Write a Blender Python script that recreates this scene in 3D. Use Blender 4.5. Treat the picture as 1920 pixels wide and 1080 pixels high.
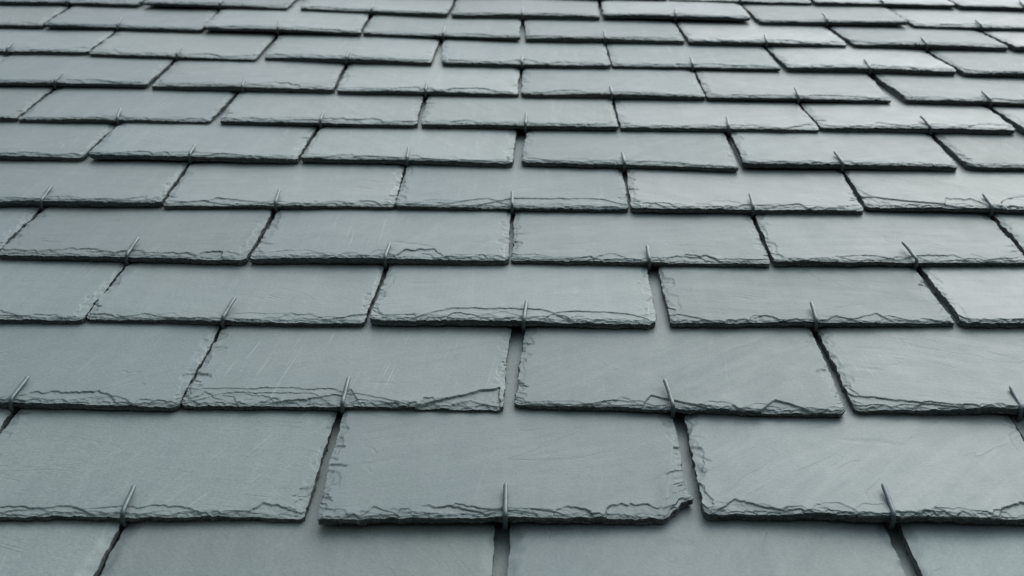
import bpy, math, random
import numpy as np
from mathutils import Matrix, Vector

for o in list(bpy.data.objects):
    bpy.data.objects.remove(o, do_unlink=True)
scene = bpy.context.scene
COL = scene.collection

# ------------------------------------------------------------------ camera, sky, sun, exposure
PITCH = math.radians(40.0)          # pitch of the roof
ROOF_AT = Vector((0.0, 0.0, 5.2))   # a point of the roof surface above the ground
ROOF_M = Matrix.Translation(ROOF_AT) @ Matrix.Rotation(PITCH, 4, 'X')

cam_data = bpy.data.cameras.new('camera')
cam_data.sensor_width = 36.0
cam_data.lens = 36.0 * 2200.0 / 1920.0
cam_data.clip_start = 0.02
cam_data.clip_end = 2000.0
cam_data.dof.use_dof = True
cam_data.dof.focus_distance = 1.12
cam_data.dof.aperture_fstop = 11.0
cam = bpy.data.objects.new('camera', cam_data)
COL.objects.link(cam)
cam_local = (Matrix.Translation((0.011915, -0.745497, 0.596397)) @ Matrix.Rotation(0.01248012, 4, 'Z')
             @ Matrix.Rotation(1.09236111, 4, 'X') @ Matrix.Rotation(0.01094006, 4, 'Z'))
cam.matrix_world = ROOF_M @ cam_local
scene.camera = cam

SUN_EL, SUN_AZ = math.radians(60.0), math.radians(52.0)
world = bpy.data.worlds.new('World')
scene.world = world
world.use_nodes = True
wn, wl = world.node_tree.nodes, world.node_tree.links
wn.clear()
sky = wn.new('ShaderNodeTexSky')
sky.sky_type = 'NISHITA'
sky.sun_disc = False
sky.sun_elevation = SUN_EL
sky.sun_rotation = SUN_AZ
sky.air_density = 1.0
sky.dust_density = 1.6
sky.ozone_density = 1.0
hsv = wn.new('ShaderNodeHueSaturation')      # thin overcast: the blue is veiled
hsv.inputs['Saturation'].default_value = 0.35
# a closed cloud cover is about three times as bright overhead as at the horizon
wtc = wn.new('ShaderNodeTexCoord')
wsep = wn.new('ShaderNodeSeparateXYZ')
wz = wn.new('ShaderNodeMapRange')
wz.inputs['From Min'].default_value = 0.0
wz.inputs['From Max'].default_value = 1.0
wz.inputs['To Min'].default_value = 0.2
wz.inputs['To Max'].default_value = 1.5
wveil = wn.new('ShaderNodeVectorMath')
wveil.operation = 'SCALE'
bg = wn.new('ShaderNodeBackground')
bg.inputs['Strength'].default_value = 0.12
wo = wn.new('ShaderNodeOutputWorld')
wl.new(sky.outputs[0], hsv.inputs['Color'])
wl.new(wtc.outputs['Generated'], wsep.inputs[0])
wl.new(wsep.outputs['Z'], wz.inputs['Value'])
wl.new(hsv.outputs[0], wveil.inputs[0])
wl.new(wz.outputs[0], wveil.inputs['Scale'])
wl.new(wveil.outputs[0], bg.inputs['Color'])
wl.new(bg.outputs[0], wo.inputs['Surface'])

sun_data = bpy.data.lights.new('sun', 'SUN')
sun_data.energy = 0.88
sun_data.angle = math.radians(90.0)
sun_data.color = (1.0, 0.985, 0.96)
sun = bpy.data.objects.new('sun', sun_data)
COL.objects.link(sun)
sun_dir = Vector((math.sin(SUN_AZ) * math.cos(SUN_EL), math.cos(SUN_AZ) * math.cos(SUN_EL), math.sin(SUN_EL)))
sun.rotation_euler = sun_dir.to_track_quat('Z', 'Y').to_euler()

scene.cycles.max_bounces = 4
scene.cycles.diffuse_bounces = 2
scene.cycles.glossy_bounces = 2
scene.view_settings.view_transform = 'Standard'
scene.view_settings.look = 'None'
scene.view_settings.gamma = 1.0
scene.view_settings.use_curve_mapping = False
scene.view_settings.exposure = 1.27

# ------------------------------------------------------------------ materials
def nodes_of(mat):
    mat.use_nodes = True
    nt = mat.node_tree
    nt.nodes.clear()
    return nt

def slate_material():
    m = bpy.data.materials.new('slate')
    nt = nodes_of(m)
    N, L = nt.nodes, nt.links
    def nd(t, **kw):
        n = N.new(t)
        for k, v in kw.items():
            setattr(n, k, v)
        return n
    def math_(op, a, b=None, c=None, clamp=False):
        n = nd('ShaderNodeMath', operation=op)
        n.use_clamp = clamp
        for i, v in enumerate((a, b, c)):
            if v is None:
                continue
            if isinstance(v, (int, float)):
                n.inputs[i].default_value = v
            else:
                L.new(v, n.inputs[i])
        return n.outputs[0]
    def noise(vec, scale, detail=4.0, rough=0.55, dist=0.0):
        n = nd('ShaderNodeTexNoise')
        n.inputs['Scale'].default_value = scale
        n.inputs['Detail'].default_value = detail
        n.inputs['Roughness'].default_value = rough
        n.inputs['Distortion'].default_value = dist
        L.new(vec, n.inputs['Vector'])
        return n.outputs['Fac']
    def ramp(v, lo, hi, a=0.0, b=1.0):
        n = nd('ShaderNodeMapRange')
        n.interpolation_type = 'SMOOTHSTEP'
        n.inputs['From Min'].default_value = lo
        n.inputs['From Max'].default_value = hi
        n.inputs['To Min'].default_value = a
        n.inputs['To Max'].default_value = b
        L.new(v, n.inputs['Value'])
        return n.outputs[0]
    def stretched(vec, angle, sx, sy):
        r = nd('ShaderNodeVectorRotate', rotation_type='Z_AXIS')
        L.new(vec, r.inputs['Vector'])
        L.new(angle, r.inputs['Angle'])
        s = nd('ShaderNodeVectorMath', operation='MULTIPLY')
        s.inputs[1].default_value = (sx, sy, 1.0)
        L.new(r.outputs[0], s.inputs[0])
        return s.outputs[0]
    tc = nd('ShaderNodeTexCoord')
    oi = nd('ShaderNodeObjectInfo')
    rnd = oi.outputs['Random']
    def hashed(k):
        return math_('FRACT', math_('MULTIPLY', rnd, k))
    r1, r2, r3, r4 = hashed(17.31), hashed(43.77), hashed(91.13), hashed(157.9)
    cmb = nd('ShaderNodeCombineXYZ')
    L.new(math_('MULTIPLY', r1, 31.0), cmb.inputs[0])
    L.new(math_('MULTIPLY', r2, 29.0), cmb.inputs[1])
    L.new(math_('MULTIPLY', r3, 11.0), cmb.inputs[2])
    add = nd('ShaderNodeVectorMath', operation='ADD')
    L.new(tc.outputs['Object'], add.inputs[0])
    L.new(cmb.outputs[0], add.inputs[1])
    P = add.outputs[0]
    ang = math_('MULTIPLY_ADD', r4, 2.2, -1.1)          # grain direction of this slate
    ang2 = math_('MULTIPLY_ADD', r1, 0.9, 1.15)          # saw and handling scratches
    grain_v = stretched(P, ang, 95.0, 260.0)
    grain = noise(grain_v, 1.0, 3.0, 0.6, 0.8)
    ripple_v = stretched(P, ang, 7.0, 60.0)
    ripple = noise(ripple_v, 1.0, 2.0, 0.5, 1.6)
    scr_v = stretched(P, ang2, 9.0, 330.0)
    scr = noise(scr_v, 1.0, 1.0, 0.5, 0.9)
    blot = noise(P, 9.0, 3.0, 0.6)
    blot2 = noise(P, 34.0, 3.0, 0.65)
    fine = noise(P, 400.0, 2.0, 0.75)
    speck = noise(P, 420.0, 0.0, 0.5)
    # colour
    mixc = nd('ShaderNodeMix', data_type='RGBA')
    mixc.inputs['A'].default_value = (0.077, 0.104, 0.105, 1)
    mixc.inputs['B'].default_value = (0.122, 0.153, 0.146, 1)
    f = math_('ADD', math_('MULTIPLY', blot, 0.55), math_('MULTIPLY', blot2, 0.25))
    f = math_('ADD', f, math_('MULTIPLY', grain, 0.55))
    run_v = nd('ShaderNodeVectorMath', operation='MULTIPLY')
    run_v.inputs[1].default_value = (75.0, 5.0, 1.0)
    L.new(P, run_v.inputs[0])
    runs = noise(run_v.outputs[0], 1.0, 2.0, 0.5, 0.3)    # faint runs down the slope
    f = math_('ADD', f, math_('MULTIPLY_ADD', runs, 0.6, -0.45))
    f = math_('ADD', f, math_('MULTIPLY_ADD', r2, 0.36, -0.20))
    L.new(f, mixc.inputs['Factor'])
    val = math_('MULTIPLY_ADD', r3, 0.30, 0.85)
    val = math_('MULTIPLY', val, math_('MULTIPLY_ADD', fine, 0.75, 0.625))
    sc = nd('ShaderNodeMix', data_type='RGBA', blend_type='MULTIPLY')
    sc.inputs['Factor'].default_value = 1.0
    L.new(mixc.outputs['Result'], sc.inputs['A'])
    cv = nd('ShaderNodeCombineColor')
    for i in range(3):
        L.new(val, cv.inputs[i])
    L.new(cv.outputs[0], sc.inputs['B'])
    hue = nd('ShaderNodeMix', data_type='RGBA', blend_type='MULTIPLY')
    hue.inputs['Factor'].default_value = 1.0
    hcol = nd('ShaderNodeMix', data_type='RGBA')
    hcol.inputs['A'].default_value = (0.965, 0.995, 1.025, 1)
    hcol.inputs['B'].default_value = (1.04, 1.005, 0.955, 1)
    L.new(math_('ADD', math_('MULTIPLY', r4, 0.6), math_('MULTIPLY', blot, 0.4)), hcol.inputs['Factor'])
    L.new(sc.outputs['Result'], hue.inputs['A'])
    L.new(hcol.outputs['Result'], hue.inputs['B'])
    # pale scratches and specks of dust, on some slates more than on others
    scm = math_('MULTIPLY', ramp(scr, 0.62, 0.80), ramp(noise(P, 16.0, 1.0), 0.45, 0.66))
    scm = math_('MULTIPLY', scm, ramp(r2, 0.15, 0.75, 0.10, 0.55))
    spm = math_('MULTIPLY', ramp(speck, 0.80, 0.86), 0.22)
    strk = math_('MULTIPLY', ramp(runs, 0.60, 0.74), ramp(r3, 0.55, 0.95, 0.03, 0.34))
    strk = math_('MULTIPLY', strk, ramp(blot2, 0.42, 0.60))
    pale = math_('MAXIMUM', math_('MAXIMUM', scm, spm), strk)
    pm = nd('ShaderNodeMix', data_type='RGBA')
    L.new(pale, pm.inputs['Factor'])
    L.new(hue.outputs['Result'], pm.inputs['A'])
    pm.inputs['B'].default_value = (0.23, 0.27, 0.265, 1)
    # roughness
    ro = math_('ADD', math_('MULTIPLY', blot2, 0.14), math_('MULTIPLY', ripple, 0.12))
    ro = math_('ADD', ro, math_('MULTIPLY', fine, 0.08))
    ro = math_('ADD', ro, math_('MULTIPLY_ADD', r1, 0.10, 0.345))
    # relief
    h = math_('MULTIPLY', grain, math_('MULTIPLY_ADD', r3, 0.00018, 0.00004))
    h = math_('ADD', h, math_('MULTIPLY', fine, 0.00024))
    h = math_('ADD', h, math_('MULTIPLY', blot2, 0.00040))
    # riven face: low terraces where cleavage layers end
    ter_v = stretched(P, ang, 9.0, 26.0)
    ter = math_('MULTIPLY', noise(ter_v, 1.0, 3.0, 0.55, 0.6), 9.0)
    fr = math_('FRACT', ter)
    st = math_('ADD', math_('FLOOR', ter), ramp(fr, 0.0, 0.10))
    amp = math_('MULTIPLY', ramp(r1, 0.2, 1.0, 0.00004, 0.00014), ramp(blot, 0.40, 0.60, 0.15, 1.0))
    h = math_('ADD', h, math_('MULTIPLY', math_('MULTIPLY_ADD', ter, -0.97, st), amp))
    # a few hairline cracks wander over some faces
    ck = noise(stretched(P, ang, 3.5, 18.0), 1.0, 3.0, 0.5, 0.2)
    ck = ramp(math_('ABSOLUTE', math_('SUBTRACT', ck, 0.53)), 0.0015, 0.0060, 1.0, 0.0)
    ck = math_('MULTIPLY', ck, ramp(blot, 0.50, 0.60))
    h = math_('SUBTRACT', h, math_('MULTIPLY', ck, 0.00028))
    bmp = nd('ShaderNodeBump')
    bmp.inputs['Strength'].default_value = 0.8
    bmp.inputs['Distance'].default_value = 1.0
    L.new(h, bmp.inputs['Height'])
    bs = nd('ShaderNodeBsdfPrincipled')
    L.new(pm.outputs['Result'], bs.inputs['Base Color'])
    L.new(ro, bs.inputs['Roughness'])
    L.new(bmp.outputs[0], bs.inputs['Normal'])
    bs.inputs['IOR'].default_value = 1.55
    bs.inputs['Specular Tint'].default_value = (0.86, 1.0, 0.955, 1)
    out = nd('ShaderNodeOutputMaterial')
    L.new(bs.outputs[0], out.inputs['Surface'])
    return m

def simple_material(name, ca, cb, scale, rough, metallic=0.0, bump=0.0, dist=0.001):
    m = bpy.data.materials.new(name)
    nt = nodes_of(m)
    N, L = nt.nodes, nt.links
    tc = N.new('ShaderNodeTexCoord')
    no = N.new('ShaderNodeTexNoise')
    no.inputs['Scale'].default_value = scale
    no.inputs['Detail'].default_value = 6.0
    L.new(tc.outputs['Object'], no.inputs['Vector'])
    mx = N.new('ShaderNodeMix')
    mx.data_type = 'RGBA'
    mx.inputs['A'].default_value = (*ca, 1)
    mx.inputs['B'].default_value = (*cb, 1)
    L.new(no.outputs['Fac'], mx.inputs['Factor'])
    bs = N.new('ShaderNodeBsdfPrincipled')
    L.new(mx.outputs['Result'], bs.inputs['Base Color'])
    bs.inputs['Roughness'].default_value = rough
    bs.inputs['Metallic'].default_value = metallic
    if bump:
        b = N.new('ShaderNodeBump')
        b.inputs['Strength'].default_value = bump
        b.inputs['Distance'].default_value = dist
        L.new(no.outputs['Fac'], b.inputs['Height'])
        L.new(b.outputs[0], bs.inputs['Normal'])
    o = N.new('ShaderNodeOutputMaterial')
    L.new(bs.outputs[0], o.inputs['Surface'])
    return m

SLATE = slate_material()
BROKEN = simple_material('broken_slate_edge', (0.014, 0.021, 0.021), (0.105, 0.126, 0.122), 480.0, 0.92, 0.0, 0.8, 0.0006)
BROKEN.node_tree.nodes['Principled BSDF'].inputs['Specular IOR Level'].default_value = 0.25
STEEL = simple_material('hook_steel', (0.045, 0.062, 0.064), (0.100, 0.130, 0.131), 180.0, 0.40, 0.7, 0.2, 0.0004)
WOOD = simple_material('deck_wood', (0.05, 0.04, 0.03), (0.10, 0.075, 0.055), 12.0, 0.8, 0.0, 0.3)
GRASS = simple_material('grass_ground', (0.024, 0.034, 0.018), (0.046, 0.058, 0.030), 0.6, 0.95, 0.0, 0.5, 0.05)

# ------------------------------------------------------------------ helpers
def link(name, me, mat, parent=None, loc=None):
    o = bpy.data.objects.new(name, me)
    COL.objects.link(o)
    if mat and not me.materials:
        me.materials.append(mat)
    if parent:
        o.parent = parent
    if loc is not None:
        o.location = loc
    return o

def mesh_from(name, verts, quads, sharp=0.6):
    me = bpy.data.meshes.new(name)
    v = np.asarray(verts, dtype=np.float32)
    q = np.asarray(quads, dtype=np.int32)
    me.vertices.add(len(v))
    me.vertices.foreach_set('co', v.ravel())
    me.loops.add(q.size)
    me.loops.foreach_set('vertex_index', q.ravel())
    me.polygons.add(len(q))
    me.polygons.foreach_set('loop_start', np.arange(0, q.size, 4, dtype=np.int32))
    me.polygons.foreach_set('loop_total', np.full(len(q), 4, dtype=np.int32))
    me.polygons.foreach_set('use_smooth', np.ones(len(q), dtype=bool))
    me.update(calc_edges=True)
    me.validate()
    if sharp:
        me.set_sharp_from_angle(angle=sharp)
    return me

def smooth(x):
    x = np.clip(x, 0.0, 1.0)
    return x * x * (3.0 - 2.0 * x)

def noise1(rng, x, cell):
    """value noise along x (metres), cell = wavelength"""
    k = x / cell
    i0 = int(np.floor(k.min())) - 1
    tab = rng.uniform(-1, 1, int(np.ceil(k.max())) - i0 + 3)
    i = np.floor(k).astype(int)
    f = k - i
    f = f * f * (3 - 2 * f)
    return tab[i - i0] * (1 - f) + tab[i - i0 + 1] * f

def noise2(rng, x, y, cx, cy):
    kx, ky = x / cx, y / cy
    ix0, iy0 = int(np.floor(kx.min())) - 1, int(np.floor(ky.min())) - 1
    tab = rng.uniform(-1, 1, (int(np.ceil(kx.max())) - ix0 + 3, int(np.ceil(ky.max())) - iy0 + 3))
    ix, iy = np.floor(kx).astype(int), np.floor(ky).astype(int)
    fx, fy = kx - ix, ky - iy
    fx, fy = fx * fx * (3 - 2 * fx), fy * fy * (3 - 2 * fy)
    ix, iy = ix - ix0, iy - iy0
    return ((tab[ix, iy] * (1 - fx) + tab[ix + 1, iy] * fx) * (1 - fy)
            + (tab[ix, iy + 1] * (1 - fx) + tab[ix + 1, iy + 1] * fx) * fy)

# ------------------------------------------------------------------ ground
gm = bpy.data.meshes.new('ground')
gm.from_pydata([(-600, -600, 0), (600, -600, 0), (600, 600, 0), (-600, 600, 0)], [], [(0, 1, 2, 3)])
ground = link('ground', gm, GRASS)
ground['kind'] = 'structure'

# ------------------------------------------------------------------ the roof
roof = bpy.data.objects.new('slate_roof', None)
COL.objects.link(roof)
roof.matrix_world = ROOF_M
roof['label'] = 'pitched roof of overlapping grey slates held by small metal hooks'
roof['category'] = 'roof'
roof['kind'] = 'thing'

# Courses, eaves upwards. Each joint between two slates of a course: where the right lower corner of the
# slate on its left lies (x across, s up the slope, lean of that side) and the left lower corner of the next one.
JOINTS = {
 -1: [(-0.7632,-0.3074,-0.0093,-0.7558,-0.3058,0.0058), (-0.4638,-0.3069,-0.0005,-0.4565,-0.3042,0.0075), (-0.1625,-0.3089,-0.0167,-0.1554,-0.3064,0.0070), (0.1460,-0.3070,0.0000,0.1540,-0.3070,0.0000), (0.4504,-0.3065,-0.0249,0.4565,-0.3056,0.0049), (0.7486,-0.3089,0.0076,0.7518,-0.3111,-0.0091)],
 0: [(-0.8962,-0.1513,-0.0105,-0.8885,-0.1492,-0.0002), (-0.6010,-0.1563,-0.0050,-0.5934,-0.1513,-0.0061), (-0.3031,-0.1520,-0.0029,-0.3002,-0.1520,0.0003), (-0.0088,-0.1520,-0.0074,0.0007,-0.1520,0.0216), (0.2972,-0.1520,0.0297,0.3134,-0.1520,0.0038), (0.6093,-0.1486,0.0075,0.6192,-0.1505,0.0114), (0.9172,-0.1536,-0.0080,0.9228,-0.1493,-0.0146)],
 1: [(-1.0490,-0.0248,0.0022,-1.0411,-0.0269,0.0029), (-0.7490,-0.0186,0.0058,-0.7447,-0.0215,-0.0173), (-0.4472,-0.0118,-0.0400,-0.4430,-0.0116,-0.0360), (-0.1599,-0.0052,0.0122,-0.1468,-0.0075,-0.0289), (0.1458,0.0038,0.0204,0.1587,0.0083,0.0022), (0.4505,0.0082,0.0369,0.4561,0.0084,0.0323), (0.7523,0.0156,0.0013,0.7586,0.0169,0.0054), (1.0563,0.0275,0.0150,1.0695,0.0204,-0.0034)],
 2: [(-0.9051,0.1433,0.0064,-0.8989,0.1473,-0.0020), (-0.6022,0.1434,0.0117,-0.5971,0.1501,-0.0130), (-0.3004,0.1499,-0.0187,-0.2999,0.1534,0.0111), (-0.0064,0.1567,0.0270,0.0052,0.1624,0.0487), (0.3046,0.1588,0.0267,0.3145,0.1635,0.0169), (0.6138,0.1705,0.0074,0.6174,0.1697,-0.0108), (0.9138,0.1747,0.0066,0.9201,0.1711,-0.0045)],
 3: [(-1.0424,0.2894,0.0052,-1.0347,0.2938,0.0001), (-0.7407,0.2979,0.0048,-0.7349,0.3047,-0.0025), (-0.4422,0.3069,-0.0182,-0.4417,0.3103,0.0110), (-0.1532,0.3113,0.0312,-0.1473,0.3172,0.0245), (0.1474,0.3184,0.0212,0.1627,0.3223,0.0064), (0.4585,0.3315,0.0056,0.4656,0.3329,0.0078), (0.7636,0.3385,-0.0153,0.7671,0.3373,0.0011), (1.0618,0.3442,-0.0033,1.0667,0.3476,-0.0041)],
 4: [(-1.1954,0.4401,0.0108,-1.1919,0.4405,0.0016), (-0.8940,0.4462,0.0170,-0.8877,0.4407,0.0086), (-0.5935,0.4548,-0.0391,-0.5905,0.4549,-0.0256), (-0.3053,0.4530,-0.0109,-0.2998,0.4560,-0.0076), (-0.0071,0.4614,-0.0059,-0.0035,0.4643,0.0110), (0.2922,0.4656,0.0118,0.2953,0.4726,0.0343), (0.5903,0.4794,0.0455,0.5953,0.4796,0.0579), (0.8971,0.4833,0.0080,0.9012,0.4825,0.0216), (1.2013,0.4901,-0.0038,1.2130,0.4905,0.0073)],
 5: [(-1.3498,0.5918,0.0027,-1.3443,0.5889,-0.0028), (-1.0503,0.5936,-0.0119,-1.0434,0.5953,0.0103), (-0.7483,0.6016,0.0162,-0.7438,0.6003,0.0105), (-0.4466,0.6110,-0.0550,-0.4436,0.6078,-0.0387), (-0.1538,0.6143,-0.0257,-0.1525,0.6143,-0.0035), (0.1408,0.6176,0.0121,0.1430,0.6193,0.0341), (0.4364,0.6226,0.0350,0.4425,0.6363,0.0428), (0.7347,0.6305,0.0065,0.7407,0.6340,0.0113), (1.0375,0.6414,-0.0056,1.0438,0.6403,0.0004), (1.3404,0.6456,-0.0019,1.3442,0.6430,-0.0016)],
 6: [(-1.2051,0.7591,-0.0177,-1.2000,0.7595,-0.0015), (-0.9019,0.7654,-0.0195,-0.8945,0.7631,-0.0013), (-0.5983,0.7639,-0.0287,-0.5895,0.7663,-0.0425), (-0.3037,0.7683,-0.0047,-0.2989,0.7746,0.0186), (-0.0073,0.7668,0.0173,0.0044,0.7733,0.0430), (0.2986,0.7618,0.0334,0.3096,0.7762,0.0214), (0.6020,0.7765,0.0591,0.6188,0.7832,-0.0003), (0.9161,0.7806,0.0074,0.9241,0.7771,-0.0066), (1.2208,0.7857,0.0021,1.2261,0.7801,-0.0079)],
 7: [(-1.3440,0.9112,0.0016,-1.3388,0.9110,-0.0118), (-1.0508,0.9122,0.0013,-1.0386,0.9136,-0.0004), (-0.7506,0.9201,-0.0551,-0.7464,0.9155,-0.0423), (-0.4612,0.9188,0.0093,-0.4467,0.9219,-0.0446), (-0.1533,0.9185,-0.0176,-0.1470,0.9188,-0.0078), (0.1462,0.9201,-0.0059,0.1494,0.9203,0.0020), (0.4443,0.9218,-0.0216,0.4474,0.9289,-0.0068), (0.7380,0.9348,0.0113,0.7493,0.9353,-0.0091), (1.0516,0.9333,-0.0093,1.0551,0.9318,0.0056), (1.3551,0.9387,0.0071,1.3611,0.9363,0.0084)],
 8: [(-1.5085,1.0997,-0.0081,-1.5040,1.1003,0.0054), (-1.2030,1.0923,-0.0009,-1.1924,1.0924,0.0122), (-0.9051,1.0896,0.0129,-0.9017,1.0886,-0.0036), (-0.6069,1.0931,-0.0100,-0.5960,1.0824,-0.0279), (-0.3012,1.0770,-0.0391,-0.2957,1.0745,-0.0303), (-0.0047,1.0719,0.0051,0.0013,1.0695,0.0021), (0.2941,1.0697,0.0092,0.2966,1.0698,0.0167), (0.5877,1.0674,0.0283,0.6135,1.0686,-0.0487), (0.9089,1.0575,-0.0057,0.9127,1.0642,-0.0089), (1.2152,1.0579,0.0004,1.2186,1.0514,-0.0057), (1.5161,1.0486,0.0037,1.5237,1.0500,-0.0170)],
 9: [(-1.3680,1.2758,0.0088,-1.3598,1.2764,0.0055), (-1.0646,1.2675,0.0093,-1.0582,1.2715,0.0003), (-0.7625,1.2720,-0.0381,-0.7576,1.2657,-0.0367), (-0.4610,1.2448,-0.0171,-0.4500,1.2551,-0.0328), (-0.1559,1.2378,0.0016,-0.1382,1.2355,-0.0509), (0.1519,1.2342,-0.0053,0.1558,1.2375,-0.0051), (0.4460,1.2362,-0.0223,0.4581,1.2368,-0.0600), (0.7441,1.2262,-0.0522,0.7543,1.2237,-0.0600), (1.0499,1.2152,-0.0033,1.0541,1.2136,-0.0157), (1.3497,1.2068,0.0067,1.3571,1.2085,0.0291)],
 10: [(-1.5106,1.4641,-0.0062,-1.4954,1.4655,-0.0065), (-1.2083,1.4533,0.0036,-1.2028,1.4504,0.0110), (-0.9111,1.4466,-0.0524,-0.9051,1.4470,-0.0431), (-0.6035,1.4289,-0.0527,-0.5995,1.4329,-0.0388), (-0.3027,1.4151,-0.0250,-0.2982,1.4190,-0.0023), (-0.0050,1.4015,-0.0045,0.0059,1.4020,-0.0218), (0.2972,1.3957,-0.0029,0.3057,1.3925,-0.0188), (0.5942,1.3862,-0.0292,0.6061,1.3869,-0.0549), (0.8896,1.3839,-0.0600,0.8986,1.3844,-0.0600), (1.1920,1.3641,0.0020,1.2012,1.3691,0.0011), (1.4980,1.3570,-0.0081,1.5014,1.3565,0.0058)],
 11: [(-1.6661,1.6524,-0.0122,-1.6604,1.6550,0.0018), (-1.3707,1.6378,-0.0009,-1.3631,1.6341,-0.0089), (-1.0711,1.6224,0.0074,-1.0668,1.6235,0.0029), (-0.7781,1.6139,0.0000,-0.7662,1.6102,0.0234), (-0.4735,1.6008,0.0000,-0.4471,1.5980,-0.0447), (-0.1499,1.5682,0.0217,-0.1412,1.5645,-0.0007), (0.1492,1.5600,0.0268,0.1579,1.5646,0.0221), (0.4453,1.5558,0.0126,0.4622,1.5447,-0.0486), (0.7467,1.5402,0.0000,0.7603,1.5330,-0.0600), (1.0537,1.5191,0.0075,1.0594,1.5173,0.0174), (1.3576,1.5025,-0.0024,1.3611,1.5052,-0.0027), (1.6613,1.4911,0.0081,1.6667,1.4883,-0.0191)],
 12: [(-1.7965,1.8086,-0.0059,-1.7930,1.8110,0.0048), (-1.4925,1.7973,0.0020,-1.4891,1.7992,-0.0105), (-1.1963,1.7850,-0.0054,-1.1903,1.7835,0.0102), (-0.8977,1.7663,0.0071,-0.8866,1.7724,-0.0034), (-0.5984,1.7580,0.0078,-0.5907,1.7554,0.0150), (-0.3007,1.7421,0.0143,-0.2959,1.7464,0.0098), (-0.0050,1.7305,-0.0049,0.0034,1.7276,-0.0015), (0.2978,1.7169,0.0056,0.3039,1.7157,-0.0038), (0.5969,1.7053,-0.0600,0.6038,1.7012,-0.0600), (0.8890,1.6950,-0.0263,0.8977,1.6910,-0.0325), (1.1915,1.6728,0.0055,1.1977,1.6732,-0.0127), (1.4966,1.6611,-0.0044,1.5012,1.6636,-0.0005), (1.7981,1.6477,-0.0047,1.8054,1.6480,0.0117)],
 13: [(-1.6451,1.9598,-0.0014,-1.6409,1.9617,0.0038), (-1.3414,1.9436,-0.0141,-1.3342,1.9476,-0.0003), (-1.0440,1.9298,-0.0021,-1.0378,1.9333,-0.0125), (-0.7408,1.9194,-0.0228,-0.7374,1.9198,-0.0001), (-0.4485,1.9048,-0.0008,-0.4426,1.9059,0.0173), (-0.1510,1.8927,-0.0016,-0.1429,1.8945,-0.0039), (0.1460,1.8792,0.0000,0.1540,1.8792,0.0000), (0.4563,1.8668,0.0108,0.4648,1.8681,0.0071), (0.7581,1.8520,0.0162,0.7646,1.8521,0.0053), (1.0626,1.8385,-0.0027,1.0723,1.8388,-0.0044), (1.3698,1.8249,0.0192,1.3728,1.8235,0.0004), (1.6692,1.8085,-0.0069,1.6749,1.8108,0.0055)],
 14: [(-1.8041,2.1258,0.0058,-1.7942,2.1231,0.0116), (-1.5026,2.1093,0.0090,-1.4981,2.1079,-0.0038), (-1.2029,2.0932,0.0161,-1.1967,2.0952,0.0126), (-0.9037,2.0849,0.0169,-0.8958,2.0821,0.0040), (-0.6036,2.0673,-0.0031,-0.5988,2.0686,0.0030), (-0.3041,2.0540,0.0051,-0.2991,2.0586,0.0032), (-0.0040,2.0420,0.0000,0.0040,2.0420,0.0000), (0.2981,2.0320,0.0098,0.3014,2.0241,-0.0333), (0.5953,2.0143,-0.0022,0.6026,2.0164,-0.0089), (0.9002,2.0024,0.0040,0.9064,2.0003,0.0051), (1.2021,1.9930,-0.0074,1.2103,1.9836,-0.0043), (1.5084,1.9763,-0.0078,1.5156,1.9725,0.0127), (1.8094,1.9601,0.0077,1.8167,1.9620,0.0078)],
}
HOOKS = {
 1: [(-0.3008, -0.01), (-0.0007, -0.01), (0.3055, 0.0)],
 2: [(-0.452, 0.07), (-0.152, 0.02), (0.1481, -0.11), (0.4643, 0.05)],
 3: [(-0.2979, 0.12), (0.0113, 0.07), (0.3132, 0.03)],
 4: [(-0.4414, 0.06), (-0.147, 0.06), (0.1534, -0.0), (0.4585, -0.16)],
 5: [(-0.5956, -0.0), (-0.3024, -0.03), (-0.006, -0.02), (0.2964, 0.02), (0.5982, 0.01)],
 6: [(-0.4505, -0.02), (-0.1529, -0.03), (0.1447, -0.04), (0.4435, -0.08)],
 7: [(-0.5989, -0.17), (-0.2957, -0.01), (0.0086, 0.03), (0.3102, 0.06), (0.6107, -0.11)],
 8: [(-0.7535, 0.01), (-0.4477, -0.1), (-0.1529, -0.0), (0.1452, -0.04), (0.4414, 0.02), (0.7437, -0.06)],
 9: [(-0.9059, -0.1), (-0.601, -0.01), (-0.3042, 0.02), (-0.0002, 0.04), (0.2941, -0.01), (0.5965, -0.03)],
 10: [(-0.7633, -0.09), (-0.4574, -0.12), (-0.1474, 0.06), (0.1516, -0.01), (0.4476, 0.07), (0.7388, -0.01)],
 11: [(-0.6094, 0.02), (-0.3027, 0.01), (-0.0015, -0.01), (0.2983, 0.06), (0.5914, -0.04), (0.8854, -0.02)],
 12: [(0.4496, -0.08), (0.7404, -0.01), (1.0251, 0.05)],
}
GAUGE = 0.155
LENGTH = 0.395

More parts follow.
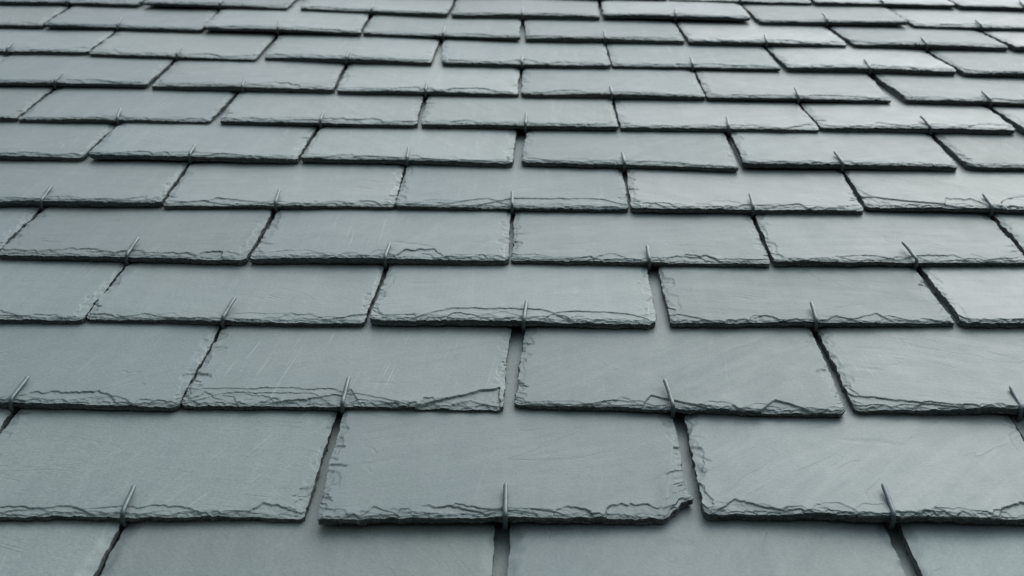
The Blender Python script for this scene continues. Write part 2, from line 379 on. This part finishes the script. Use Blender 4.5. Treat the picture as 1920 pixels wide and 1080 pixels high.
def flakes_along(rng, span, depth_scale, dens):
    """scars left by dressing an edge: (centre, half width, reach, drop, skew, shape)"""
    out = []
    # long sheets, one over the other
    x = rng.uniform(-0.04, 0.02)
    while x < span:
        a = rng.uniform(0.012, 0.050)
        if rng.random() < 0.75 * dens:
            out.append((x + a * 0.6, a, rng.uniform(0.007, 0.021) * depth_scale, rng.choice((0.0004, 0.0007, 0.0011, 0.0015)),
                        rng.uniform(-0.75, 0.75), rng.integers(0, 3)))
        x += a * rng.uniform(0.8, 1.9)
    # middling chips
    x = 0.0
    while x < span:
        a = rng.uniform(0.006, 0.022)
        if rng.random() < 0.95 * dens:
            out.append((x, a, rng.uniform(0.004, 0.012) * depth_scale, rng.uniform(0.0003, 0.0009),
                        rng.uniform(-0.7, 0.7), rng.integers(0, 3)))
        x += a * rng.uniform(0.8, 1.8)
    # crumbs along the arris
    x = 0.0
    while x < span:
        a = rng.uniform(0.003, 0.009)
        out.append((x, a, rng.uniform(0.0015, 0.0050) * depth_scale, rng.uniform(0.0004, 0.0016),
                    rng.uniform(-0.7, 0.7), rng.integers(0, 3)))
        x += a * rng.uniform(0.7, 1.4)
    return out

def line_noise(rng, x, cell):
    k = np.arange(x.min() - cell, x.max() + 2 * cell, cell)
    return np.interp(x, k + rng.uniform(-0.35, 0.35, len(k)) * cell, rng.uniform(-1, 1, len(k)))

def flake_profile(rng, x, fl, wob=1.0):
    c, a, b, d, sk, shp = fl
    k = (x - c) / a
    k = np.where(k > sk, (k - sk) / (1 - sk), (k - sk) / (1 + sk))     # apex moved sideways
    k = np.abs(k)
    if shp == 0:
        p = 1 - k                                    # triangle
    elif shp == 1:
        p = np.sqrt(np.clip(1 - k * k, 0, 1))        # shell
    else:
        p = np.clip((1 - k) * 2.2, 0, 1)             # flat topped sheet
    p = np.where(k < 1, p, 0.0)
    return b * p * (1 + wob * (0.20 * line_noise(rng, x, 0.009) + 0.10 * line_noise(rng, x, 0.0032)))

def carve(rng, along, inward, fl_list, soft, slant=1.0):
    """depth removed at every grid point; along and inward are positions in metres"""
    a1 = along
    drop = np.zeros((len(inward), len(along)))
    crack = np.zeros_like(drop)
    for fl in fl_list:
        p = flake_profile(rng, a1, fl, slant)
        idx = np.where(p > 1e-5)[0]
        if len(idx) == 0:
            continue
        lo, hi = idx[0], idx[-1] + 1
        pp = p[lo:hi]
        v = inward[:, None]
        m = smooth((pp[None, :] - v) / soft + 0.5)
        gx, gv = rng.uniform(-0.85, 0.85), rng.uniform(-0.25, 1.3)     # every scar is a facet with a slant of its own
        gx, gv = gx * slant, gv * slant
        floor = (1.0 + gx * np.clip((a1[lo:hi] - fl[0]) / fl[1], -1, 1)[None, :]
                 + gv * np.clip(1 - v / np.maximum(pp[None, :], 1e-4), 0, 1))
        drop[:, lo:hi] += fl[3] * m * floor
        # the layer has sprung a little along its broken edge: an open crack that comes and goes
        along_n = np.clip(0.30 + 0.85 * noise1(rng, a1[lo:hi], 0.014), 0, 1)
        e = (pp[None, :] - soft * 0.5 - v) / (soft * 0.48)
        crack[:, lo:hi] = np.maximum(crack[:, lo:hi], min(0.0010, fl[3] * 0.9) * along_n[None, :] * np.exp(-e * e)
                                     * (pp[None, :] > soft * 1.5))
    return drop, crack

def build_slate(seed, bl, br, lean_l, lean_r, gap_up, px, t, lift_l, lift_r, opts):
    rng = np.random.default_rng(seed)
    ox, os_ = (bl[0] + br[0]) / 2, (bl[1] + br[1]) / 2
    w = br[0] - bl[0]
    nu = max(24, int(w / px))
    xs = np.linspace(0, w, nu)                       # metres along the tail
    # rows of vertices: fine at the tail, wider up the slate, a few where it is covered
    vs = [0.0]
    dv = px * 0.8
    while vs[-1] < opts.get('fine', 0.034):
        vs.append(vs[-1] + dv)
    n_tail = len(vs) - 1
    while vs[-1] < gap_up + 0.03:
        dv = min(dv * 1.15, px * 2.2)
        vs.append(vs[-1] + dv)
    vs += [vs[-1] + (LENGTH - vs[-1]) * k for k in (0.33, 0.66, 1.0)]
    vs = np.array(vs)
    nv = len(vs)
    fade = 1 - smooth(vs / 0.10)
    # outline
    jag_t = 0.0010 * noise1(rng, xs, 0.030) + 0.0006 * noise1(rng, xs, 0.008) + 0.0004 * noise1(rng, xs, 0.0025)
    for side in (0, 1):                              # worn corners
        d = xs if side == 0 else w - xs
        r = rng.uniform(0.002, 0.006) if not opts.get('bites') else 0.001
        jag_t = jag_t + r * np.clip(1 - d / (r * rng.uniform(0.8, 1.6)), 0, 1) ** 1.4
    for (cx, cw, ch) in opts.get('bites', []):       # broken corners: (right or left, width, height)
        d = (w - xs) if cx > 0 else xs
        jag_t = jag_t + ch * np.interp(d / cw, (0, 0.40, 0.52, 0.66, 0.80, 1.0), (1.0, 0.80, 0.52, 0.44, 0.12, 0.0))
    def jag_side():
        return 0.0010 * noise1(rng, vs, 0.040) + 0.0007 * noise1(rng, vs, 0.009) + 0.0004 * noise1(rng, vs, 0.003)
    jl, jr = jag_side(), jag_side()
    xl = bl[0] + lean_l * vs + jl
    xr = br[0] + lean_r * vs + jr
    if opts.get('bites'):
        xr = xr + 0.005 * np.clip(1 - vs / 0.013, 0, 1)     # the break leaves a tip
    u = xs / w
    X = xl[:, None] * (1 - u) + xr[:, None] * u
    S = (bl[1] * (1 - u) + br[1] * u)[None, :] + vs[:, None] + jag_t[None, :] * fade[:, None]
    # relief
    soft = px * 0.8
    tail = flakes_along(rng, w, opts.get('reach', 1.0), opts.get('dens', 1.0))
    drop, crack = carve(rng, xs, vs, tail, soft)
    for side in (0, 1):                              # nibbled sides: short scars running inward
        fl = []
        y = rng.uniform(-0.02, 0.03)
        while y < gap_up + 0.03:                     # long strips come off the margin
            a = rng.uniform(0.012, 0.035)
            fl.append((y, a, rng.uniform(0.004, 0.013), rng.uniform(0.0004, 0.0010), rng.uniform(-0.6, 0.6), rng.integers(0, 3)))
            y += a * rng.uniform(1.0, 3.0)
        y = 0.0
        while y < gap_up + 0.03:
            if rng.random() < 0.75:
                big = rng.random() < 0.28
                fl.append((y, rng.uniform(0.0025, 0.0075) * (1.4 if big else 1.0),
                           rng.uniform(0.007, 0.015) if big else rng.uniform(0.002, 0.007),
                           rng.uniform(0.0003, 0.0011), rng.uniform(0.0, 0.9), rng.integers(0, 2)))
            y += rng.uniform(0.003, 0.011)
        inw = (xs if side == 0 else w - xs)
        d2, c2 = carve(rng, vs, inw, fl, soft)
        drop += d2.T
        crack = np.maximum(crack, c2.T * 0.35)
    lim = 0.0036
    drop = lim * (1 - np.exp(-drop / lim))
    d3, c3 = carve(rng, xs, vs, opts.get('scars', []), soft, 0.3)
    drop = drop + d3 + np.maximum(crack, c3)
    XX, VV = np.broadcast_to(xs[None, :], (nv, nu)), np.broadcast_to(vs[:, None], (nv, nu))
    rough = noise2(rng, XX, VV, 0.0035, 0.003) * 0.00014 + noise2(rng, XX, VV, 0.009, 0.005) * 0.00015
    drop = drop + rough * smooth(drop / 0.001)
    # small scabs where a layer has come off the face
    for k in range(opts.get('scabs', int(rng.integers(0, 3)))):
        cx, cv = rng.uniform(0.1, 0.9) * w, rng.uniform(0.03, gap_up)
        an = rng.uniform(-0.5, 0.5)
        ra, rb = rng.uniform(0.008, 0.03), rng.uniform(0.0015, 0.005)
        dx, dy = XX - cx, VV - cv
        e = ((dx * math.cos(an) + dy * math.sin(an)) / ra) ** 2 + ((-dx * math.sin(an) + dy * math.cos(an)) / rb) ** 2
        e = e + 0.5 * noise2(rng, XX, VV, 0.006, 0.004)
        drop = drop + rng.uniform(0.0002, 0.0005) * smooth((1 - e) * 2.0)
    bow = rng.normal() * 0.0008
    warp = (bow * (1 - (2 * u[None, :] - 1) ** 2) + 0.00035 * noise2(rng, XX, VV, 0.11, 0.08)
            + 0.00016 * noise2(rng, XX, VV, 0.035, 0.025))
    tilt = t / gap_up
    lift = (lift_l * (1 - u) + lift_r * u)[None, :] * (1 - vs[:, None] / LENGTH)
    # the hook under its middle props the tail up a little
    prop = rng.uniform(0.0004, 0.0016) * ((1 - (2 * u - 1) ** 2) ** 2)[None, :] * (1 - smooth(vs / 0.12))[:, None]
    base = lift + prop - tilt * vs[:, None]
    top = base + t + warp - drop
    # columns kept above the tail; the row where the two meshes meet runs straight between them
    near = max(2, int(0.016 / (w / nu)))
    step = max(1, int(0.0042 / (w / nu)))
    keep = np.unique(np.concatenate([np.arange(near), np.arange(near, nu - near, step), np.arange(nu - near, nu)]))
    for arr in (X, S, top):
        arr[n_tail] = np.interp(xs, xs[keep], arr[n_tail][keep])
    # vertices: the face, then the worn walls of tail and sides, then the back
    verts = [np.stack([X - ox, S - 0.002 - os_, top], -1).reshape(-1, 3)]
    nface = nv * nu
    ids = np.arange(nface).reshape(nv, nu)
    lo = ids[:n_tail + 1]                             # the dressed tail: every column
    quads = [np.stack([lo[:-1, :-1], lo[:-1, 1:], lo[1:, 1:], lo[1:, :-1]], -1).reshape(-1, 4)]
    hi = ids[n_tail:][:, keep]                        # above it: close columns at the sides only
    quads.append(np.stack([hi[:-1, :-1], hi[:-1, 1:], hi[1:, 1:], hi[1:, :-1]], -1).reshape(-1, 4))
    count = nface
    n_top = sum(len(q) for q in quads)
    ring = np.concatenate([ids[::-1, 0], ids[0, 1:], ids[1:, -1]])       # down the left side, along the tail, up the right
    rx, rs, rz = X.reshape(-1)[ring] - ox, S.reshape(-1)[ring] - 0.002 - os_, top.reshape(-1)[ring]
    rb = base.reshape(-1)[ring]
    nl, nt_ = nv - 1, nu
    outx = np.zeros(len(ring)); outs = np.zeros(len(ring))
    outx[:nl] = -1; outs[nl:nl + nt_] = -1; outx[nl + nt_:] = 1
    arc = np.arange(len(ring)) * px
    prev = ring
    layers = 5
    for k in range(1, layers + 1):
        f = k / layers
        off = (0.0005 * noise1(rng, arc, 0.010) + 0.0006 * noise1(rng, arc, 0.0032)
               + 0.0009 * rng.uniform(-1, 1) * (0.6 + 0.6 * noise1(rng, arc, 0.03)) + 0.0004 * rng.uniform(-1, 1, len(arc)))
        off = off - 0.0012 * f * np.abs(outs) - 0.0006 * f      # cut back a little under the face
        z = rz * (1 - f) + rb * f
        if k < layers:
            z = z + 0.00025 * noise1(rng, arc, 0.006)
        verts.append(np.stack([rx + outx * off, rs + outs * off, z], -1))
        cur = count + np.arange(len(ring))
        count += len(ring)
        quads.append(np.stack([prev[:-1], cur[:-1], cur[1:], prev[1:]], -1))
        prev = cur
    n_wall = sum(len(q) for q in quads) - n_top
    # back of the slate: long strips from the tail to the head
    tail_b = prev[nl - 1:nl - 1 + nu] if nl > 0 else prev[:nu]
    hx, hs = X[-1][keep] - ox, S[-1][keep] - os_
    verts.append(np.stack([hx, hs, base[-1][keep]], -1))
    head_b = count + np.arange(len(keep))
    tail_b = tail_b[keep]
    quads.append(np.stack([tail_b[:-1], head_b[:-1], head_b[1:], tail_b[1:]], -1))
    quads.append(np.stack([hi[-1, :-1], hi[-1, 1:], head_b[1:], head_b[:-1]], -1))   # head edge
    verts, quads = np.concatenate(verts), np.concatenate(quads)
    used, inv = np.unique(quads, return_inverse=True)
    me = mesh_from('slate', verts[used], inv.reshape(quads.shape), 0.55)
    me.materials.append(SLATE)
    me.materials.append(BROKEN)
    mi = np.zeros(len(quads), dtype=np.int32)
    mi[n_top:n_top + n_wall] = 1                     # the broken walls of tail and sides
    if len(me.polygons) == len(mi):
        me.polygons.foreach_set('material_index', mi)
    return me, (ox, os_)

def hook_mesh(t, up, rise):
    r = 0.0020
    path = [(up, t + r + rise + 0.0012), (up * 0.62, t + r + rise), (up * 0.25, t + r + 0.0004), (0.0015, t + r - 0.0003),
            (-0.0016, t + 0.0004), (-0.0030, t * 0.72), (-0.0034, t * 0.40), (-0.0030, t * 0.08), (-0.0016, -0.0016),
            (0.0020, -0.0024), (0.03, -0.0045), (0.13, -0.0095)]
    # resample smoothly
    P = np.array(path)
    pts = []
    for i in range(len(P) - 1):
        p0, p1, p2, p3 = P[max(i - 1, 0)], P[i], P[i + 1], P[min(i + 2, len(P) - 1)]
        for k in np.linspace(0, 1, 4, endpoint=False):
            pts.append(0.5 * ((2 * p1) + (p2 - p0) * k + (2 * p0 - 5 * p1 + 4 * p2 - p3) * k * k
                              + (-p0 + 3 * p1 - 3 * p2 + p3) * k ** 3))
    pts.append(P[-1])
    pts = np.array(pts)
    tg = np.gradient(pts, axis=0)
    tg /= np.linalg.norm(tg, axis=1)[:, None]
    nrm = np.stack([-tg[:, 1], tg[:, 0]], -1)
    n = 10
    a = np.arange(n) / n * 2 * math.pi
    verts, quads = [], []
    rad = np.full(len(pts), r)
    rad[0] *= 0.55
    pts[0] += -tg[0] * 0.0004
    for i in range(len(pts)):
        for q in a:
            o = nrm[i] * math.sin(q) * rad[i]
            verts.append((math.cos(q) * rad[i], pts[i][0] + o[0], pts[i][1] + o[1]))
    for i in range(len(pts) - 1):
        for k in range(n):
            j = (k + 1) % n
            quads.append((i * n + k, i * n + j, (i + 1) * n + j, (i + 1) * n + k))
    for e in (0, len(pts) - 1):                       # close the cut ends
        b = e * n
        for k in range(1, n - 2, 2):
            quads.append((b, b + k, b + k + 1, b + k + 2))
    return mesh_from('hook', verts, quads, 0.9)

def course_line(r):
    js = JOINTS[r]
    return np.polyfit([q[0] for q in js] + [q[3] for q in js], [q[1] for q in js] + [q[4] for q in js], 1)

LINES = {r: course_line(r) for r in JOINTS}
CAM = np.array([0.0119, -0.7455, 0.5964])
# what the photograph shows of single slates, by course and count from the left: tail lifts, breaks, scars
SPECIAL = {
    # (course, x of the middle): options
    (1, 0.00): dict(lift=(0.0075, 0.0022), bites=[(1, 0.027, 0.024)], label='slate with a broken lower right corner and a raised lower left corner'),
    (1, 0.30): dict(lift=(0.0025, 0.0055)),
    (1, -0.30): dict(lift=(0.003, 0.0008)),
    (2, -0.15): dict(lift=(0.0012, 0.0015), scars=[(0.2525, 0.0385, 0.036, 0.0022, 0.93, 0), (0.10, 0.11, 0.027, 0.0007, -0.5, 2), (0.07, 0.07, 0.020, 0.0006, 0.2, 2)],
                     label='slate with a wide triangular scar at its lower right corner'),
    (2, 0.16): dict(lift=(0.0015, 0.003), scars=[(0.245, 0.022, 0.020, 0.0016, -0.3, 0), (0.145, 0.03, 0.020, 0.0014, -0.7, 0)]),
    (2, 0.46): dict(lift=(0.0010, 0.0060), scars=[(0.03, 0.07, 0.026, 0.0013, -0.6, 0)]),
    (3, 0.00): dict(scars=[(0.125, 0.085, 0.024, 0.0010, 0.1, 2), (0.235, 0.055, 0.022, 0.0009, -0.2, 1)]),
    (5, 0.00): dict(scars=[(0.20, 0.10, 0.028, 0.0010, 0.1, 2), (0.10, 0.05, 0.026, 0.0009, 0.3, 0)]),
    (5, 0.59): dict(reach=1.5, lift=(0.002, 0.003), scars=[(0.03, 0.09, 0.04, 0.0014, -0.6, 0), (0.22, 0.05, 0.045, 0.0010, 0.0, 1)]),
    (6, -0.45): dict(lift=(0.0065, 0.001)),
    (6, 0.45): dict(lift=(0.005, 0.002)),
    (9, 0.00): dict(reach=1.4, lift=(0.003, 0.002)),
    (10, -0.45): dict(lift=(0.006, 0.005)),
    (10, -0.75): dict(lift=(0.003, 0.001)),
    (11, -0.62): dict(lift=(0.007, 0.002)),
    (11, 0.30): dict(lift=(0.006, 0.006)),
    (11, 0.60): dict(lift=(0.002, 0.006)),
}
rnd = random.Random(11)
hook_meshes = {}
for r in sorted(JOINTS):
    js = JOINTS[r]
    for i in range(len(js) - 1):
        bl, br = (js[i][3], js[i][4]), (js[i + 1][0], js[i + 1][1])
        lean_l, lean_r = js[i][5], js[i + 1][2]
        xm, sm = (bl[0] + br[0]) / 2, (bl[1] + br[1]) / 2
        up = LINES[r + 1] if (r + 1) in LINES else None
        gap_up = float(np.polyval(up, xm) - sm) if up is not None else GAUGE
        dist = math.dist((xm, sm, 0), CAM)
        # out of the picture (or nearly): coarser
        inside = abs(xm) < 0.44 * dist + 0.14 and 1 <= r <= 11
        px = (dist / 1173.0) * ((0.92 if r < 7 else 1.08) if inside else 3.0)
        t = 0.0093 + rnd.uniform(-0.0008, 0.0010)
        opts = {}
        for (rr, x0), o in SPECIAL.items():
            if rr == r and abs(x0 - xm) < 0.1:
                opts = o
        ll, lr = opts.get('lift', (0.0010 + 0.0026 * rnd.random() ** 2, 0.0010 + 0.0026 * rnd.random() ** 2))
        run = (sm + 0.745) / 0.596                   # a raised tail reaches a little further down
        bl = (bl[0], bl[1] - min(0.010, (ll + 0.0008) * run))
        br = (br[0], br[1] - min(0.010, (lr + 0.0008) * run))
        seed = 1000 + (r + 3) * 50 + i
        full = dict(dens=rnd.uniform(0.6, 1.0), reach=rnd.uniform(0.75, 1.2))
        full.update(opts)
        me, (ox, os_) = build_slate(seed, bl, br, lean_l, lean_r, gap_up, px, t, ll, lr, full)
        s = link('slate', me, SLATE, roof, (ox, os_, 0.0))
        if 'label' in opts:
            s['label'] = opts['label']
        # its hook
        hx, hl = ox + rnd.uniform(-0.004, 0.004), rnd.uniform(-0.05, 0.05)
        for (x0, l0) in HOOKS.get(r, []):
            if abs(x0 - ox) < 0.08:
                hx, hl = x0, l0
        key = rnd.randrange(4)
        if key not in hook_meshes:
            hook_meshes[key] = hook_mesh(0.0098, 0.031 + 0.002 * key, (0.0010, 0.0022, 0.0016, 0.0030)[key])
        lift_mid = (ll + lr) / 2
        hs = bl[1] + (br[1] - bl[1]) * (hx - bl[0]) / (br[0] - bl[0])
        h = link('hook', hook_meshes[key], STEEL, roof, (hx, hs - 0.0012, lift_mid - 0.0002))
        h.rotation_euler = (-0.05, rnd.uniform(-0.05, 0.05), -hl)

# ------------------------------------------------------------------ boarding under the slates
def deck_board(name, s0, s1, x0, x1):
    z0, z1 = -0.052, -0.034
    v = [(x0, s0, z0), (x1, s0, z0), (x1, s1, z0), (x0, s1, z0), (x0, s0, z1), (x1, s0, z1), (x1, s1, z1), (x0, s1, z1)]
    f = [(3, 2, 1, 0), (4, 5, 6, 7), (0, 1, 5, 4), (1, 2, 6, 5), (2, 3, 7, 6), (3, 0, 4, 7)]
    me = bpy.data.meshes.new(name)
    me.from_pydata(v, [], f)
    return link(name, me, WOOD, roof)

deck_board('deck_board', -0.33, 2.55, -2.0, 2.0)
